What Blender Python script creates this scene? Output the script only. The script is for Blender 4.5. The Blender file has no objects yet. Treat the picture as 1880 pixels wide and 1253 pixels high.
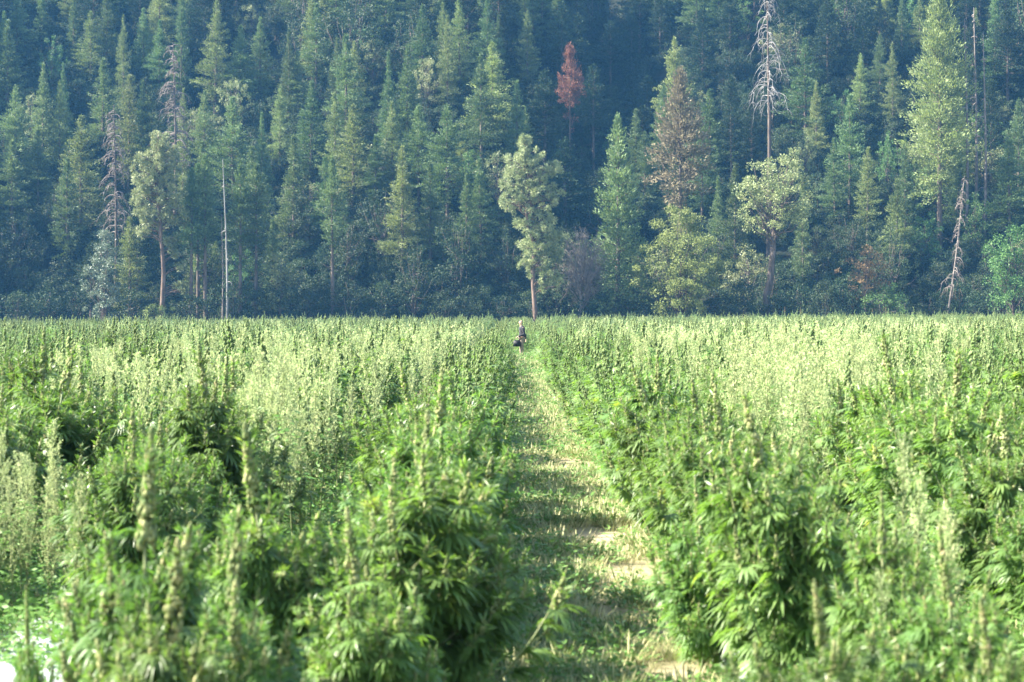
import bpy, math, random
import numpy as np
from mathutils import Vector, Matrix
R = math.radians
C = bpy.context.scene.collection
S = bpy.context.scene

# ------------------------------------------------------------------ camera
FPX = 3655.0; CAMH = 2.1; HZ = 575.0; VX = 938.0
cd = bpy.data.cameras.new("camera"); cam = bpy.data.objects.new("camera", cd); C.objects.link(cam)
cam.location = (0, 0, CAMH); cam.rotation_euler = (R(90), 0, 0)
cd.lens = 70; cd.sensor_width = 36
cd.shift_y = -(626.5 - HZ) / 1880.0; cd.shift_x = (940 - VX) / 1880.0
cd.clip_end = 3000
cd.dof.use_dof = True; cd.dof.focus_distance = 75; cd.dof.aperture_fstop = 4.4
S.camera = cam
# ------------------------------------------------------------------ light
SUN_EL = 40; SUN_FWD = 2           # degrees above the horizon / forward of due left
w = bpy.data.worlds.new("World"); S.world = w; w.use_nodes = True
nt = w.node_tree; bg = nt.nodes['Background']
sky = nt.nodes.new('ShaderNodeTexSky'); sky.sky_type = 'NISHITA'; sky.sun_disc = False
sdir = Vector((-math.cos(R(SUN_FWD)) * math.cos(R(SUN_EL)), math.sin(R(SUN_FWD)) * math.cos(R(SUN_EL)), math.sin(R(SUN_EL))))
sky.sun_elevation = R(SUN_EL); sky.sun_rotation = math.atan2(sdir.x, sdir.y)
sky.air_density = 1.2; sky.dust_density = 1.5
nt.links.new(sky.outputs[0], bg.inputs[0]); bg.inputs[1].default_value = 0.085
sl = bpy.data.lights.new("sun", 'SUN'); sun = bpy.data.objects.new("sun", sl); C.objects.link(sun)
sl.energy = 5.0; sl.angle = R(0.5); sl.color = (1.0, 0.93, 0.80)
sun.rotation_euler = sdir.to_track_quat('Z', 'Y').to_euler()
S.view_settings.view_transform = 'Standard'; S.view_settings.look = 'None'
S.view_settings.exposure = 2.48; S.view_settings.gamma = 1
S.render.engine = 'CYCLES'
S.cycles.max_bounces = 6; S.cycles.diffuse_bounces = 3; S.cycles.glossy_bounces = 2
S.cycles.transmission_bounces = 4; S.cycles.volume_bounces = 1; S.cycles.transparent_max_bounces = 4

# ------------------------------------------------------------------ materials
def mat(name, c1, c2, scale=3.0, rough=0.7, transl=0.0, tcol=None, rand=0.0, spec=0.3, detail=3.0, bump=0.0, c3=None, stretch=None):
    m = bpy.data.materials.new(name); m.use_nodes = True; n = m.node_tree; N = n.nodes; L = n.links
    p = N['Principled BSDF']; out = N['Material Output']
    tc = N.new('ShaderNodeTexCoord'); src = tc.outputs['Object']
    if stretch:
        mp = N.new('ShaderNodeMapping'); mp.inputs['Scale'].default_value = stretch; L.new(src, mp.inputs[0]); src = mp.outputs[0]
    no = N.new('ShaderNodeTexNoise'); no.inputs['Scale'].default_value = scale; no.inputs['Detail'].default_value = detail
    L.new(src, no.inputs['Vector'])
    cr = N.new('ShaderNodeValToRGB'); e = cr.color_ramp.elements
    e[0].position = 0.36; e[0].color = (*c1, 1); e[1].position = 0.64; e[1].color = (*c2, 1)
    if c3: q = e.new(0.72); q.color = (*c3, 1)
    L.new(no.outputs[0], cr.inputs[0]); col = cr.outputs[0]
    if rand > 0:
        oi = N.new('ShaderNodeObjectInfo'); hs = N.new('ShaderNodeHueSaturation')
        ma = N.new('ShaderNodeMath'); ma.operation = 'MULTIPLY_ADD'; ma.inputs[1].default_value = rand * 2; ma.inputs[2].default_value = 1 - rand
        L.new(oi.outputs['Random'], ma.inputs[0]); L.new(ma.outputs[0], hs.inputs['Value'])
        fr = N.new('ShaderNodeMath'); fr.operation = 'MULTIPLY'; fr.inputs[1].default_value = 7.31; L.new(oi.outputs['Random'], fr.inputs[0])
        fc = N.new('ShaderNodeMath'); fc.operation = 'FRACT'; L.new(fr.outputs[0], fc.inputs[0])
        mb = N.new('ShaderNodeMath'); mb.operation = 'MULTIPLY_ADD'; mb.inputs[1].default_value = rand * 0.12; mb.inputs[2].default_value = 0.5 - rand * 0.06
        L.new(fc.outputs[0], mb.inputs[0]); L.new(mb.outputs[0], hs.inputs['Hue']); L.new(col, hs.inputs['Color']); col = hs.outputs[0]
    L.new(col, p.inputs['Base Color']); p.inputs['Roughness'].default_value = rough
    p.inputs['Specular IOR Level'].default_value = spec
    if bump > 0:
        b = N.new('ShaderNodeBump'); b.inputs['Strength'].default_value = bump; b.inputs['Distance'].default_value = 0.03
        L.new(no.outputs[0], b.inputs['Height']); L.new(b.outputs[0], p.inputs['Normal'])
    if transl > 0:
        t = N.new('ShaderNodeBsdfTranslucent'); mx = N.new('ShaderNodeMixShader'); mx.inputs[0].default_value = transl
        if tcol:
            mm = N.new('ShaderNodeMixRGB'); mm.blend_type = 'MULTIPLY'; mm.inputs[0].default_value = 1; mm.inputs[2].default_value = (*tcol, 1)
            L.new(col, mm.inputs[1]); L.new(mm.outputs[0], t.inputs[0])
        else: L.new(col, t.inputs[0])
        L.new(p.outputs[0], mx.inputs[1]); L.new(t.outputs[0], mx.inputs[2]); L.new(mx.outputs[0], out.inputs['Surface'])
    return m

M = {}
M['leaf'] = mat('hemp_leaf', (0.090, 0.165, 0.046), (0.150, 0.245, 0.075), 5, 0.42, 0.40, (1.4, 1.6, 0.6), 0.22, 0.5, c3=(0.24, 0.27, 0.07))
M['leaf_far'] = mat('hemp_leaf_distant', (0.095, 0.170, 0.050), (0.170, 0.250, 0.095), 2.5, 0.5, 0.38, (1.3, 1.4, 0.8), 0.25, 0.5)
M['bud'] = mat('hemp_bud', (0.08, 0.13, 0.04), (0.32, 0.34, 0.15), 22, 0.75, 0.2, None, 0.12, 0.2, c3=(0.42, 0.34, 0.19))
M['bud_far'] = mat('hemp_bud_distant', (0.075, 0.12, 0.04), (0.20, 0.26, 0.10), 20, 0.75, 0.2, None, 0.2, 0.2)
M['stem'] = mat('hemp_stem', (0.12, 0.17, 0.06), (0.20, 0.22, 0.10), 8, 0.6, rand=0.1)
M['weed'] = mat('weed_seed_head', (0.30, 0.38, 0.16), (0.50, 0.55, 0.28), 9, 0.8, 0.35, None, 0.15, 0.15)
M['weedleaf'] = mat('weed_leaf', (0.10, 0.22, 0.05), (0.17, 0.30, 0.08), 6, 0.5, 0.4, None, 0.15)
M['grass'] = mat('path_grass', (0.12, 0.19, 0.05), (0.28, 0.32, 0.13), 2.2, 0.6, 0.35, None, 0.3, 0.3, c3=(0.34, 0.33, 0.16))
M['drygrass'] = mat('dry_grass', (0.33, 0.35, 0.15), (0.50, 0.48, 0.27), 5, 0.7, 0.3, None, 0.2)
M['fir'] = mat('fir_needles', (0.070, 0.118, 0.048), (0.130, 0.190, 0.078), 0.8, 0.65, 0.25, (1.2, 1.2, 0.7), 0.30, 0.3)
M['firshade'] = mat('shade_coloured_fir_needles', (0.016, 0.034, 0.016), (0.032, 0.058, 0.024), 0.8, 0.7, 0.2, None, 0.25, 0.2)  # needle colour darkened to stand in for shade on the slope
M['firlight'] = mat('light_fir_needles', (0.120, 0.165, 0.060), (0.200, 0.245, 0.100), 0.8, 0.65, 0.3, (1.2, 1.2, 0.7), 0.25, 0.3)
M['pine'] = mat('pine_needles', (0.17, 0.215, 0.09), (0.31, 0.35, 0.165), 0.9, 0.5, 0.25, None, 0.1, 0.4)
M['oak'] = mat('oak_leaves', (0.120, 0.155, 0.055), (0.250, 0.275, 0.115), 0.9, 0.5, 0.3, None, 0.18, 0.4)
M['oakshade'] = mat('shade_coloured_leaves', (0.022, 0.042, 0.016), (0.050, 0.078, 0.028), 0.9, 0.6, 0.3, None, 0.2, 0.3)  # shade at the forest foot painted into the leaf colour
M['tan'] = mat('tan_dying_needles', (0.13, 0.12, 0.07), (0.24, 0.20, 0.13), 1.0, 0.8, 0.2, None, 0, 0.1)
M['yellow'] = mat('yellow_green_leaves', (0.13, 0.17, 0.045), (0.25, 0.29, 0.085), 0.8, 0.6, 0.35, None, 0.15, 0.3)
M['maple'] = mat('light_green_leaves', (0.055, 0.125, 0.035), (0.120, 0.215, 0.060), 0.8, 0.55, 0.35, None, 0.15, 0.3)
M['cotton'] = mat('cottonwood_leaves', (0.070, 0.110, 0.065), (0.180, 0.220, 0.150), 1.2, 0.35, 0.25, None, 0.1, 0.5)
M['red'] = mat('dead_red_needles', (0.12, 0.055, 0.04), (0.25, 0.12, 0.08), 1.0, 0.8, 0.3, None, 0, 0.1)
M['brownleaf'] = mat('brown_autumn_leaves', (0.13, 0.085, 0.04), (0.24, 0.16, 0.075), 1.2, 0.7, 0.3, None, 0.1)
M['bark'] = mat('tree_bark', (0.07, 0.055, 0.045), (0.15, 0.12, 0.10), 3, 0.9, spec=0.1, stretch=(1, 1, .25))
M['pinebark'] = mat('pine_bark', (0.09, 0.065, 0.05), (0.19, 0.135, 0.105), 3, 0.9, spec=0.1, stretch=(1, 1, .3))
M['deadwood'] = mat('bleached_dead_wood', (0.13, 0.125, 0.12), (0.30, 0.29, 0.28), 2, 0.85, spec=0.1, stretch=(1, 1, .3))
M['greytwig'] = mat('grey_dead_twigs', (0.12, 0.10, 0.09), (0.22, 0.19, 0.17), 2, 0.9, spec=0.1)

# ------------------------------------------------------------------ mesh helpers
class MB:
    def __init__(s): s.v = []; s.f3 = []; s.f4 = []; s.n = 0
    def add(s, v, f3=None, f4=None):
        v = np.asarray(v, dtype=np.float32).reshape(-1, 3)
        if f3 is not None and len(f3): s.f3.append(np.asarray(f3, dtype=np.int32).reshape(-1, 3) + s.n)
        if f4 is not None and len(f4): s.f4.append(np.asarray(f4, dtype=np.int32).reshape(-1, 4) + s.n)
        s.v.append(v); s.n += len(v)
    def mesh(s, name, m=None, smooth=False):
        v = np.concatenate(s.v) if s.v else np.zeros((0, 3), np.float32)
        a = np.concatenate(s.f3) if s.f3 else np.zeros((0, 3), np.int32)
        b = np.concatenate(s.f4) if s.f4 else np.zeros((0, 4), np.int32)
        me = bpy.data.meshes.new(name)
        me.vertices.add(len(v)); me.vertices.foreach_set('co', v.ravel())
        li = np.concatenate([a.ravel(), b.ravel()]).astype(np.int32)
        me.loops.add(len(li)); me.loops.foreach_set('vertex_index', li)
        st = np.concatenate([np.arange(len(a)) * 3, len(a) * 3 + np.arange(len(b)) * 4]).astype(np.int32)
        me.polygons.add(len(st)); me.polygons.foreach_set('loop_start', st)
        if smooth: me.polygons.foreach_set('use_smooth', np.ones(len(st), dtype=bool))
        me.update(calc_edges=True); me.validate()
        if m: me.materials.append(m)
        return me

def norm(a): return a / np.maximum(np.linalg.norm(a, axis=-1, keepdims=True), 1e-9)
def rnd_dir(rng, n):
    v = rng.normal(size=(n, 3)); return norm(v)
def cards(mb, c, d, nrm, L, W, wid=0.45):
    """diamond leaves: base c, long axis d, normal nrm"""
    c = np.asarray(c, float); n = len(c)
    if n == 0: return
    d = norm(d); s = norm(np.cross(d, nrm)); L = np.broadcast_to(L, (n,))[:, None]; W = np.broadcast_to(W, (n,))[:, None]
    v = np.stack([c, c + d * L * wid + s * W / 2, c + d * L, c + d * L * wid - s * W / 2], 1)
    mb.add(v, f4=np.arange(n * 4).reshape(n, 4))
def tube(mb, pts, rad, k=6):
    pts = np.asarray(pts, float); rad = np.asarray(rad, float); n = len(pts)
    t = norm(np.gradient(pts, axis=0)); up = np.array([0.31, 0.17, 0.93]); 
    a = norm(np.cross(t, up)); b = np.cross(t, a)
    th = np.arange(k) * 2 * np.pi / k
    v = pts[:, None, :] + rad[:, None, None] * (np.cos(th)[None, :, None] * a[:, None, :] + np.sin(th)[None, :, None] * b[:, None, :])
    i = np.arange(n - 1)[:, None] * k; j = np.arange(k)[None, :]; j2 = (j + 1) % k
    f = np.stack([i + j, i + j2, i + k + j2, i + k + j], -1).reshape(-1, 4)
    mb.add(v, f4=f); base = [list(range(n * k - k, n * k))]
    if k == 4: mb.f4.append(np.array(base, dtype=np.int32) + mb.n - n * k)
    elif rad[-1] > 0.004:
        e = base[0]; mb.f3.append(np.array([[e[0], e[q], e[q + 1]] for q in range(1, k - 1)], dtype=np.int32) + mb.n - n * k)
_ph = (1 + 5 ** .5) / 2
ICO = norm(np.array([(-1, _ph, 0), (1, _ph, 0), (-1, -_ph, 0), (1, -_ph, 0), (0, -1, _ph), (0, 1, _ph), (0, -1, -_ph), (0, 1, -_ph), (_ph, 0, -1), (_ph, 0, 1), (-_ph, 0, -1), (-_ph, 0, 1)]))
ICF = np.array([(0, 11, 5), (0, 5, 1), (0, 1, 7), (0, 7, 10), (0, 10, 11), (1, 5, 9), (5, 11, 4), (11, 10, 2), (10, 7, 6), (7, 1, 8), (3, 9, 4), (3, 4, 2), (3, 2, 6), (3, 6, 8), (3, 8, 9), (4, 9, 5), (2, 4, 11), (6, 2, 10), (8, 6, 7), (9, 8, 1)])
OCT = np.array([(1, 0, 0), (-1, 0, 0), (0, 1, 0), (0, -1, 0), (0, 0, 1.3), (0, 0, -1)]); OCF = np.array([(0, 2, 4), (2, 1, 4), (1, 3, 4), (3, 0, 4), (2, 0, 5), (1, 2, 5), (3, 1, 5), (0, 3, 5)])
def blobs(mb, c, r, lo=False, sz=1.35):
    V, F = (OCT, OCF) if lo else (ICO, ICF)
    c = np.asarray(c); r = np.broadcast_to(r, (len(c),)); n = len(c)
    v = c[:, None, :] + r[:, None, None] * V[None] * np.array([1, 1, sz])
    mb.add(v, f3=(np.arange(n)[:, None, None] * len(V) + F[None]).reshape(-1, 3))
def add_obj(name, me, parent=None, loc=None):
    o = bpy.data.objects.new(name, me); C.objects.link(o)
    if parent: o.parent = parent
    if loc is not None: o.location = loc
    return o
def tag(o, label=None, cat=None, group=None, kind=None):
    if label: o['label'] = label
    if cat: o['category'] = cat
    if group: o['group'] = group
    if kind: o['kind'] = kind
    return o
def place(name, parts, loc, rz, sc, label, cat, group=None, tilt=(0, 0)):
    """one thing: an Empty at its base and one linked child per (part name, mesh)"""
    e = bpy.data.objects.new(name, None); e.empty_display_size = 0.2; C.objects.link(e)
    e.location = loc; e.rotation_euler = (tilt[0], tilt[1], rz); e.scale = sc if hasattr(sc, '__len__') else (sc, sc, sc)
    tag(e, label, cat, group)
    for pn, me in parts:
        o = bpy.data.objects.new(pn, me); C.objects.link(o); o.parent = e
    return e
def scatter(name, protos, pts, rots, scs, idx, label, cat, kind='stuff', extra_mat=None):
    """ONE stuff object: points carrying rotation/scale, instanced through geometry nodes"""
    col = bpy.data.collections.new(name + '_sources')
    for i, me in enumerate(protos):
        col.objects.link(bpy.data.objects.new('%s_source_%02d' % (name, i), me))
    me = bpy.data.meshes.new(name); n = len(pts); me.vertices.add(n); me.vertices.foreach_set('co', np.asarray(pts, np.float32).ravel())
    for an, ty, dat in (('rot', 'FLOAT_VECTOR', rots), ('scl', 'FLOAT_VECTOR', scs)):
        a = me.attributes.new(an, ty, 'POINT'); a.data.foreach_set('vector', np.asarray(dat, np.float32).ravel())
    a = me.attributes.new('idx', 'INT', 'POINT'); a.data.foreach_set('value', np.asarray(idx, np.int32))
    o = add_obj(name, me); tag(o, label, cat, kind=kind)
    g = bpy.data.node_groups.new(name, 'GeometryNodeTree')
    g.interface.new_socket('Geometry', in_out='INPUT', socket_type='NodeSocketGeometry'); g.interface.new_socket('Geometry', in_out='OUTPUT', socket_type='NodeSocketGeometry')
    N = g.nodes; L = g.links; gi = N.new('NodeGroupInput'); go = N.new('NodeGroupOutput')
    iop = N.new('GeometryNodeInstanceOnPoints'); ci = N.new('GeometryNodeCollectionInfo'); ci.inputs['Collection'].default_value = col
    ci.inputs['Separate Children'].default_value = True; ci.inputs['Reset Children'].default_value = True
    def na(an, ty):
        q = N.new('GeometryNodeInputNamedAttribute'); q.data_type = ty; q.inputs['Name'].default_value = an; return q.outputs['Attribute']
    L.new(gi.outputs[0], iop.inputs['Points']); L.new(ci.outputs[0], iop.inputs['Instance']); iop.inputs['Pick Instance'].default_value = True
    L.new(na('idx', 'INT'), iop.inputs['Instance Index'])
    er = N.new('FunctionNodeEulerToRotation'); L.new(na('rot', 'FLOAT_VECTOR'), er.inputs[0]); L.new(er.outputs[0], iop.inputs['Rotation'])
    L.new(na('scl', 'FLOAT_VECTOR'), iop.inputs['Scale']); L.new(iop.outputs[0], go.inputs[0])
    md = o.modifiers.new('scatter', 'NODES'); md.node_group = g
    return o

# ------------------------------------------------------------------ terrain
def sstep(a, b, x):
    t = np.clip((x - a) / (b - a), 0, 1); return t * t * (3 - 2 * t)
def hill_front(x):          # where the slope starts, further back towards the right of the frame
    return 262 + 16 * sstep(2, 22, x) - 8 * sstep(55, 80, x) + 3 * np.sin(x * 0.09)
def gz(x, y):
    x = np.asarray(x, float); y = np.asarray(y, float)
    fld = 0.0075 * x * np.clip(y / 250, 0, 1) ** 2 + 0.03 * np.sin(x * .21 + y * .05) * np.clip(y / 30, 0, 1)
    d = np.maximum(y - hill_front(x), 0)
    h = 0.62 * d + 2.0 * np.sin(x * .05 + 1) * np.clip(d / 30, 0, 1)
    h = h - 7 * np.exp(-((x - 14) / 12) ** 2) * np.clip(d / 30, 0, 1)
    return fld + h
def grid(name, xs, ys, m, dz=0.0, zf=gz, noise=0):
    X, Y = np.meshgrid(xs, ys); Z = zf(X, Y) + dz
    if noise: Z = Z + np.random.RandomState(3).normal(size=Z.shape) * noise
    v = np.stack([X, Y, Z], -1).reshape(-1, 3); nx, ny = len(xs), len(ys)
    i = np.arange(ny - 1)[:, None] * nx + np.arange(nx - 1)[None]
    mb = MB(); mb.add(v, f4=np.stack([i, i + 1, i + nx + 1, i + nx], -1).reshape(-1, 4))
    return mb.mesh(name, m, True)
M['soil'] = mat('sandy_soil', (0.13, 0.10, 0.065), (0.28, 0.23, 0.16), 1.6, 0.95, spec=0.1, detail=8, bump=0.6)
M['forestfloor'] = mat('shade_coloured_forest_floor', (0.010, 0.014, 0.008), (0.028, 0.028, 0.018), 0.5, 0.95, spec=0.05, detail=6)  # near-black ground colour carries the shade under the canopy
g_me = grid('ground', np.linspace(-260, 260, 180), np.concatenate([np.linspace(-15, 40, 60), np.linspace(43, 251, 90)]), M['soil'])
tag(add_obj('ground', g_me), kind='structure')
h_me = grid('hillside', np.linspace(-260, 260, 160), np.linspace(251, 402, 110), M['forestfloor'])
tag(add_obj('hillside', h_me), kind='structure')
p_me = grid('grass_path', np.linspace(-0.45, 1.5, 14), np.linspace(4, 250, 900), M['soil'], dz=0.004)
M['pathsoil'] = mat('path_soil', (0.17, 0.16, 0.08), (0.36, 0.30, 0.20), 0.9, 0.95, spec=0.1, detail=8, bump=0.5)
p_me.materials[0] = M['pathsoil']; tag(add_obj('path', p_me), kind='structure')

# ------------------------------------------------------------------ trees
def conifer(seed, H=22, Rr=3.6, bare=.1, dens=1.0, rag=.35, pw=.8, m='fir', gap=0, card=1.0):
    rng = np.random.default_rng(seed); tr = MB(); cr = MB()
    lean = rng.normal(size=2) * .15
    zz = np.linspace(0, H, 9); px = np.sin(zz / H * 2) * lean[0]; py = np.sin(zz / H * 2) * lean[1]
    tube(tr, np.stack([px, py, zz - .3], 1), .30 * (H / 22) * (1 - zz / H) ** .9 + .02, 7)
    nb = int(H * 11 * dens); t = np.sort(rng.random(nb) ** 1.05); z = np.minimum(H * .99, H * (bare + (.985 - bare) * t) - np.abs(rng.normal(size=nb)) * (1 - t) ** 3 * 1.6)
    az = np.arange(nb) * 2.399 + rng.normal(size=nb) * .5
    lob = 1 + rag * np.sin(az * 2 + rng.random() * 6 + z * .9) * .5 + rag * rng.normal(size=nb) * .45
    prof = (1 - t) ** pw * (.55 + .45 * np.minimum(1, t * 5)) * np.minimum(1, .45 + t * 4) + .03
    Lb = np.maximum(.25, Rr * prof * np.clip(lob, .35, 1.5))
    for i in range(nb):
        L = Lb[i]; el = R(52) * t[i] + R(2) + rng.normal() * .2
        d = np.array([math.cos(az[i]) * math.cos(el), math.sin(az[i]) * math.cos(el), math.sin(el)])
        side = np.array([-math.sin(az[i]), math.cos(az[i]), 0])
        b0 = np.array([np.interp(z[i], zz, px), np.interp(z[i], zz, py), z[i]])
        n = max(3, int(L / .2)); s = np.linspace(.12 if t[i] > .5 else .28, 1, n)
        droop = -.20 * L * s ** 2 + .1 * L * s ** 3
        k = 6
        P = b0 + d * (L * s)[:, None] + np.array([0, 0, 1]) * droop[:, None]
        P = np.repeat(P, k, 0); ss = np.repeat(s, k)
        sw = rng.uniform(-1, 1, len(P)) * (.32 * L * np.sin(np.clip(ss * 2.6, 0, 3.0)) + .08)
        P = P + side * sw[:, None] + rng.normal(size=P.shape) * [.08, .08, .17] + np.array([0, 0, -.12]) * np.abs(sw)[:, None]
        D = d * 1.0 + side * np.sign(sw)[:, None] * rng.uniform(.2, 1.1, len(P))[:, None] + rng.normal(size=P.shape) * .35
        D[:, 2] += rng.uniform(-.3, .7, len(P)) + .5 * t[i]
        nn = rng.normal(size=P.shape) * .5 + d * .9 + side * (np.sign(sw) * .3)[:, None] + np.array([0, 0, .75])
        cards(cr, P, D, nn, rng.uniform(.22, .48, len(P)) * card, rng.uniform(.08, .17, len(P)) * card)
        if L > 1.2 and rng.random() < .5:
            q = np.linspace(0, .9, 4); tube(tr, b0 + d * (L * q)[:, None] + np.array([0, 0, 1]) * (-.10 * L * q ** 2)[:, None], .05 * (1 - q) + .012, 4)
    # top leader
    n = 14; zt = rng.uniform(H - 1.0, H + .15, n); cards(cr, np.stack([np.full(n, px[-1]), np.full(n, py[-1]), zt], 1), rng.normal(size=(n, 3)) * .4 + [0, 0, 1.1], rnd_dir(rng, n), .4, .1)
    # dead lower twigs
    for i in range(int(bare * H * 3)):
        a = rng.random() * 6.28; zb = rng.uniform(.15, 1) * bare * H; L = rng.uniform(.5, 1.8); q = np.linspace(0, 1, 4)
        tube(tr, np.stack([math.cos(a) * L * q, math.sin(a) * L * q, zb - .25 * L * q ** 2], 1), .03 * (1 - q) + .01, 4)
    return [('trunk', tr.mesh('conifer_trunk', M['pinebark' if m == 'pine' else 'bark'], True)), ('crown', cr.mesh('conifer_crown', M[m]))]

def limb(mb, a, b, r0, r1, rng, sag=.1, k=5, n=6):
    a = np.array(a, float); b = np.array(b, float); q = np.linspace(0, 1, n)[:, None]; L = np.linalg.norm(b - a)
    wob = rng.normal(size=(n, 3)) * (.04 if r0 < .2 else .012) * L; wob[0] = 0; wob[-1] = 0
    mb_p = a + (b - a) * q + wob + np.array([0, 0, 1]) * (np.sin(q * np.pi) * sag * L)
    tube(mb, mb_p, np.linspace(r0, r1, n), k)
def leafball(mb, rng, c, r, n, lf, flat=.75, up=.25):
    p = rnd_dir(rng, n) * (r * rng.random(n)[:, None] ** .45) * [1, 1, flat]
    d = norm(p) + rng.normal(size=p.shape) * .7; d[:, 2] += up
    cards(mb, np.asarray(c) + p, d, rng.normal(size=p.shape) * .6 + norm(p) * .9 + np.append(np.asarray(c)[:2] / (1 + np.linalg.norm(np.asarray(c)[:2])) * .7, .5), rng.uniform(.6, 1.2, n) * lf, rng.uniform(.35, .65, n) * lf)
def broadleaf(seed, H=12, W=5, base=.3, m='oak', ncl=60, nl=70, lf=.3, cr_r=.9, trunk_r=.28, lean=0., bark='bark', shape=1.0, fill=.5, spine=None):
    """W = crown half width; clumps sit through an uneven egg-shaped volume"""
    rng = np.random.default_rng(seed); tr = MB(); cr = MB()
    zc0 = H * base; hh = (H - zc0) / 2; zc = zc0 + hh
    fork = np.array([lean * H * base, 0, H * base * .9])
    top = np.array([lean * H * .75, 0, H * .8])
    limb(tr, (0, 0, -.3), fork, trunk_r, trunk_r * .7, rng, .02, 8); limb(tr, fork, top, trunk_r * .7, trunk_r * .15, rng, .02, 6)
    lobes = rng.random(5) * 6.28
    for i in range(ncl):
        d = rnd_dir(rng, 1)[0]; rr = rng.random() ** fill
        az = math.atan2(d[1], d[0]); wob = 1 + .16 * math.sin(az * 3 + lobes[0]) + .14 * math.sin(az * 2 + d[2] * 5 + lobes[1]) + rng.normal() * .09
        wz = 1 - .35 * shape * max(0, d[2]) ** 2
        c = np.array([d[0] * W * rr * wob * wz, d[1] * W * rr * wob * wz, zc + d[2] * hh * rr * (1 + .08 * rng.normal())]); c[0] += lean * c[2]
        r = cr_r * rng.uniform(.6, 1.3) * (1 - .3 * rr)
        leafball(cr, rng, c, r, int(nl * rng.uniform(.6, 1.2)), lf)
        if rng.random() < .7:
            f = rng.uniform(.0, .75); st = fork + (top - fork) * f
            if st[2] < c[2] + .3: limb(tr, st, c, trunk_r * .28 * (1 - f * .6), .02, rng, -.05, 4, 5)
    return [('trunk', tr.mesh('tree_trunk', M[bark], True)), ('crown', cr.mesh('tree_crown', M[m]))]

def puff_pine(seed, path, clumps, m='pine', bark='pinebark', r0=.32, nl=150):
    """tall pine with an explicit trunk line and needle puffs; puffs = (dx, z, r, n)"""
    rng = np.random.default_rng(seed); tr = MB(); cr = MB()
    P = np.array(path, float); zs = np.linspace(0, P[-1][1], 14)
    X = np.interp(zs, P[:, 1], P[:, 0]); Yk = np.sin(zs * .3) * .15
    tube(tr, np.stack([X, Yk, zs - .2], 1), r0 * (1 - zs / (P[-1][1] * 1.06)) ** .8 + .04, 8)
    for (x, z, r, n) in clumps:
        for i in range(int(n * 1.35)):
            a = rng.random() * 6.28; q = r * math.sqrt(rng.random())
            c = np.array([x + math.cos(a) * q, rng.uniform(-1, 1) * r * .9, z + math.sin(a) * q * .75])
            rr = rng.uniform(.26, .58)
            nn = int(nl * rr); p = rnd_dir(rng, nn); d = p + [0, 0, .35]
            cards(cr, c + p * .12, d, rng.normal(size=p.shape), rng.uniform(.7, 1.25, nn) * rr, rng.uniform(.06, .10, nn))
            if rng.random() < .4:
                z0 = max(1, c[2] - rng.uniform(.3, 1.5)); st = (np.interp(z0, P[:, 1], P[:, 0]), 0, z0); limb(tr, st, c, .07, .025, rng, .08, 4, 5)
    return [('trunk', tr.mesh('pine_trunk', M[bark], True)), ('crown', cr.mesh('pine_crown', M[m]))]

def snag(seed, H=22, nb=40, L0=3.0, z0=.3, droop=.8, r0=.25, m='deadwood', twigs=4, lean=0, tuft=0, thin=1.0):
    rng = np.random.default_rng(seed); tr = MB(); br = MB(); zz = np.linspace(0, H, 10); X = lean * zz + np.sin(zz / H * 4) * .15
    tube(tr, np.stack([X, X * 0, zz - .2], 1), r0 * (1 - zz / H) ** .8 + .02, 7)
    few = []
    for i in range(nb):
        if nb <= 16: br = MB(); few.append(br)
        t = z0 + (1 - z0) * rng.random(); z = H * t * .98; a = rng.random() * 6.28; L = L0 * rng.uniform(.4, 1.1) * (1.08 - t) ** .5
        q = np.linspace(0, 1, 7); sg = rng.normal() * .3; hx = np.sin(q * 1.5) * L * .8
        P = np.stack([np.interp(z, zz, X) + np.cos(a + sg * q) * hx, np.sin(a + sg * q) * hx, z + .12 * L * np.sin(q * 3) - droop * L * q ** 2.2], 1)
        P += rng.normal(size=P.shape) * .03 * L * q[:, None]
        tube(br, P, (.065 * (1 - q) + .018) * thin, 4)
        for k in range(twigs):
            s = rng.integers(2, 6); a2 = rng.random() * 6.28; l2 = L * rng.uniform(.15, .4); q2 = np.linspace(0, 1, 4)
            tube(br, P[s] + np.stack([math.cos(a2) * l2 * q2, math.sin(a2) * l2 * q2, -droop * l2 * q2 ** 1.5], 1), (.022 * (1 - q2) + .010) * thin, 4)
    if nb == 0: return [('trunk', tr.mesh('dead_trunk', M[m], True))]
    if few: return [('trunk', tr.mesh('dead_trunk', M[m], True))] + [('branch', b.mesh('dead_branch', M[m])) for b in few]
    return [('trunk', tr.mesh('dead_trunk', M[m], True)), ('branches', br.mesh('dead_branches', M[m]))]

CON = [conifer(11, 22, 3.7, .12, 1.0, .35, .95), conifer(12, 22, 3.0, .12, 1.0, .45, .85), conifer(13, 22, 4.1, .15, 1.0, .6, .95), conifer(14, 22, 2.5, .15, 1.0, .4, .8),
       conifer(15, 22, 3.7, .2, .8, .95, .8), conifer(16, 22, 3.4, .1, 1.1, .3, 1.0), conifer(17, 22, 3.8, .25, .85, .8, .75), conifer(18, 22, 2.8, .3, .9, .7, .7)]
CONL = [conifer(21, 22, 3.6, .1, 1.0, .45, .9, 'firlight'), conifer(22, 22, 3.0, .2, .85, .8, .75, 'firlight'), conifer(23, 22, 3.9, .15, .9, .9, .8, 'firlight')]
COND = [conifer(31, 22, 3.7, .35, .8, .5, .6, 'firshade'), conifer(32, 22, 3.3, .45, .75, .6, .55, 'firshade'), conifer(33, 22, 3.9, .2, .9, .45, .7, 'firshade')]
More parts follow.
